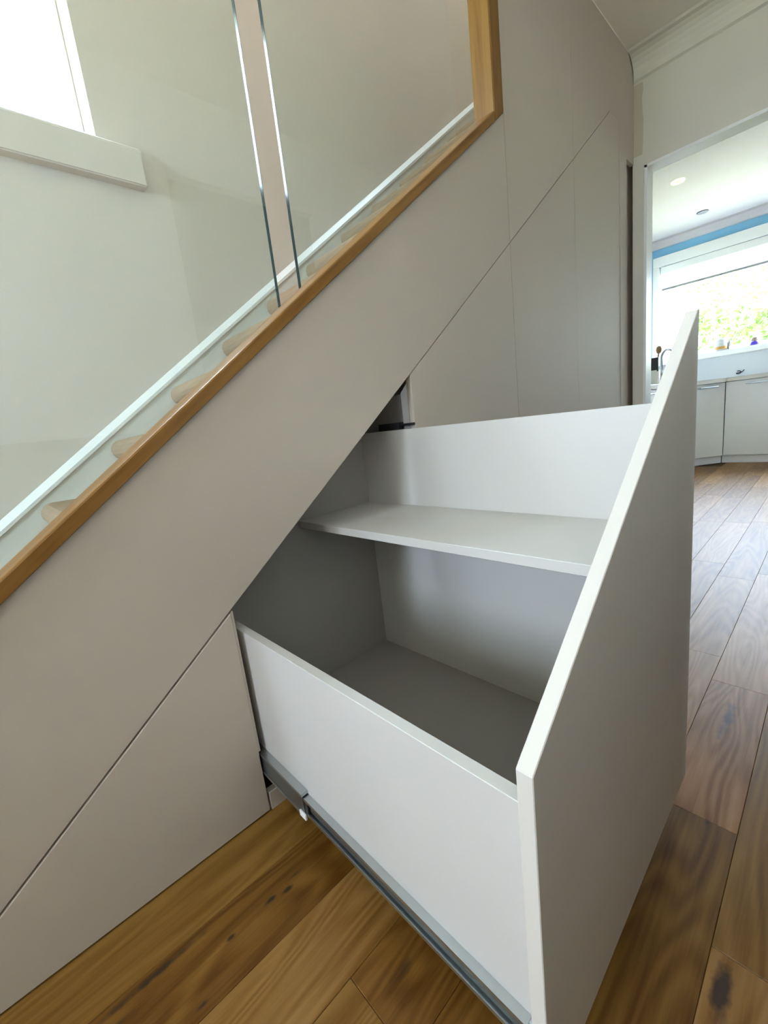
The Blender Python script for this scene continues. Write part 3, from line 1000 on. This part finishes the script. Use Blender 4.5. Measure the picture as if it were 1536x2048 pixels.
SX, SZ = 6.30, 1.2155
t = thing('storage_jar', 'frosted glass jar with amber contents on the kitchen window sill', 'jar', (SX, 0.165, SZ))
obj('jar_body', lathe(bm_new(), [(0.0, 0.0), (0.052, 0.0), (0.062, 0.012), (0.062, 0.075), (0.050, 0.095), (0.050, 0.105), (0.0, 0.105)], SX, 0.165, SZ + 0.0003, 22), M['jar'], t, smooth=True)
obj('contents', lathe(bm_new(), [(0.0625, 0.012), (0.0628, 0.014), (0.0628, 0.040), (0.0625, 0.042)], SX, 0.165, SZ, 22), M['amber'], t, smooth=True)
obj('jar_lid', lathe(bm_new(), [(0.0, 0.0), (0.053, 0.0), (0.053, 0.018), (0.045, 0.022), (0.0, 0.022)], SX, 0.165, SZ + 0.106, 22), M['white'], t, smooth=True)
t = thing('glass_bottle', 'slim clear bottle right of the frosted jar on the kitchen sill', 'bottle', (SX, 0.092, SZ))
obj('bottle_body', lathe(bm_new(), [(0.0, 0.0), (0.014, 0.0), (0.014, 0.07), (0.007, 0.085), (0.007, 0.11), (0.0, 0.11)], SX, 0.092, SZ + 0.0003, 14), M['chrome'], t, smooth=True)
t = thing('purple_pot', 'small purple-blue pot with brown lid on the kitchen window sill', 'pot', (SX, -0.122, SZ))
obj('pot_body', lathe(bm_new(), [(0.0, 0.0), (0.040, 0.0), (0.044, 0.008), (0.036, 0.040), (0.0, 0.040)], SX, -0.122, SZ + 0.0003, 20), M['purple'], t, smooth=True)
obj('pot_lid', lathe(bm_new(), [(0.0, 0.0), (0.030, 0.0), (0.028, 0.035), (0.024, 0.04), (0.0, 0.04)], SX, -0.122, SZ + 0.0405, 18), M['terracotta'], t, smooth=True)
bm = bm_new()
pts = []
for i in range(15):
    a = math.radians(60 + 270 * i / 14)
    pts.append((6.442, 0.020 + 0.024 * math.cos(a), 0.955 + 0.016 * math.sin(a)))
pts += [(6.441, -0.012, 0.955), (6.441, -0.032, 0.975)]
tube(bm, pts, 0.004, 6)
tag(obj('cable_loop', bm, M['black'], smooth=True), 'thin dark loop of cable against the pale splashback above the worktop', 'cable')

# ------------------------------------------------------------------ garden
bm = bm_new()
box(bm, -14, 7.5, -14, 14, -0.5, -0.3)
struct('terrain', bm, M['soil'])
bm = bm_new()
prism(bm, [(6.7, -0.30), (9.0, 0.25), (13.0, 1.6), (18.0, 2.6), (18.0, -0.5), (6.7, -0.5)], -12, 14, 'y')
struct('terrain_bank', bm, M['soil'])


def shrub(x, y, z, r, h, n, label, name='shrub', ls=0.075):
    t = thing(name, label, 'tree' if name == 'tree' else 'shrub', (x, y, z))
    obj('stem', tube(bm_new(), [(x, y, z - 0.1), (x + .02, y, z + h * .3), (x, y + .03, z + h * .6)], [0.04, 0.03, 0.015], 6), M['bark'], t)
    bm = bm_new()
    for i in range(n):
        a, b = random.uniform(0, 2 * math.pi), math.acos(random.uniform(-1, 1))
        q = random.uniform(0.55, 1.0) ** 0.6
        lump = 1 + 0.22 * math.sin(3 * a + x) * math.sin(2.3 * b)
        c = Vector((x + r * q * lump * math.sin(b) * math.cos(a), y + r * q * lump * math.sin(b) * math.sin(a), z + h * 0.55 + h * 0.5 * q * lump * math.cos(b)))
        u = Vector((random.gauss(0, 1), random.gauss(0, 1), random.gauss(0, 1))).normalized()
        w = u.cross(Vector((random.gauss(0, 1), random.gauss(0, 1), random.gauss(0, 1)))).normalized()
        s = random.uniform(0.7, 1.35) * ls
        bm.faces.new([bm.verts.new(c - u * s), bm.verts.new(c + w * s * .5), bm.verts.new(c + u * s), bm.verts.new(c - w * s * .5)])
    o = obj('foliage', bm, M['leaf'], t)
    o['kind'] = 'stuff'


for (x, y, z, r, h, n, lb) in (
        (10.2, 0.15, 0.6, 0.75, 1.5, 1000, 'sunlit green shrub nearest the kitchen window, behind the frosted jar'),
        (10.6, -1.75, 0.7, 0.75, 1.7, 1000, 'large sunlit green shrub outside the right end of the kitchen window'),
        (12.3, 1.55, 1.2, 0.75, 1.3, 900, 'pale green shrub on the bank beside the garden outbuilding'),
        (12.9, -0.35, 1.4, 0.9, 1.9, 1100, 'tall yellow-green shrub high on the bank behind the nearer shrubs'),
        (15.4, 1.4, 2.1, 1.2, 2.0, 1000, 'farthest green shrub at the top of the garden bank')):
    shrub(x, y, z, r, h, n, lb)
shrub(16.5, 5.4, 2.2, 1.5, 3.2, 1300, 'added tall pale tree screening the sky behind the outbuilding at the left of the kitchen window', 'tree', 0.15)  # put in to hold back sky light and its floor reflection
t = thing('garden_shed', 'pale outbuilding with grey eave outside the left end of the kitchen window', 'shed', (9.3, 2.2, 0.2))
obj('shed_wall', box(bm_new(), 8.6, 10.4, 1.30, 3.4, 0.0, 2.36), M['shed'], t)
obj('shed_roof', prism(bm_new(), [(1.10, 2.34), (3.6, 2.34), (3.6, 2.85), (1.9, 2.60)], 8.4, 10.6, 'x'), M['shed_roof'], t)
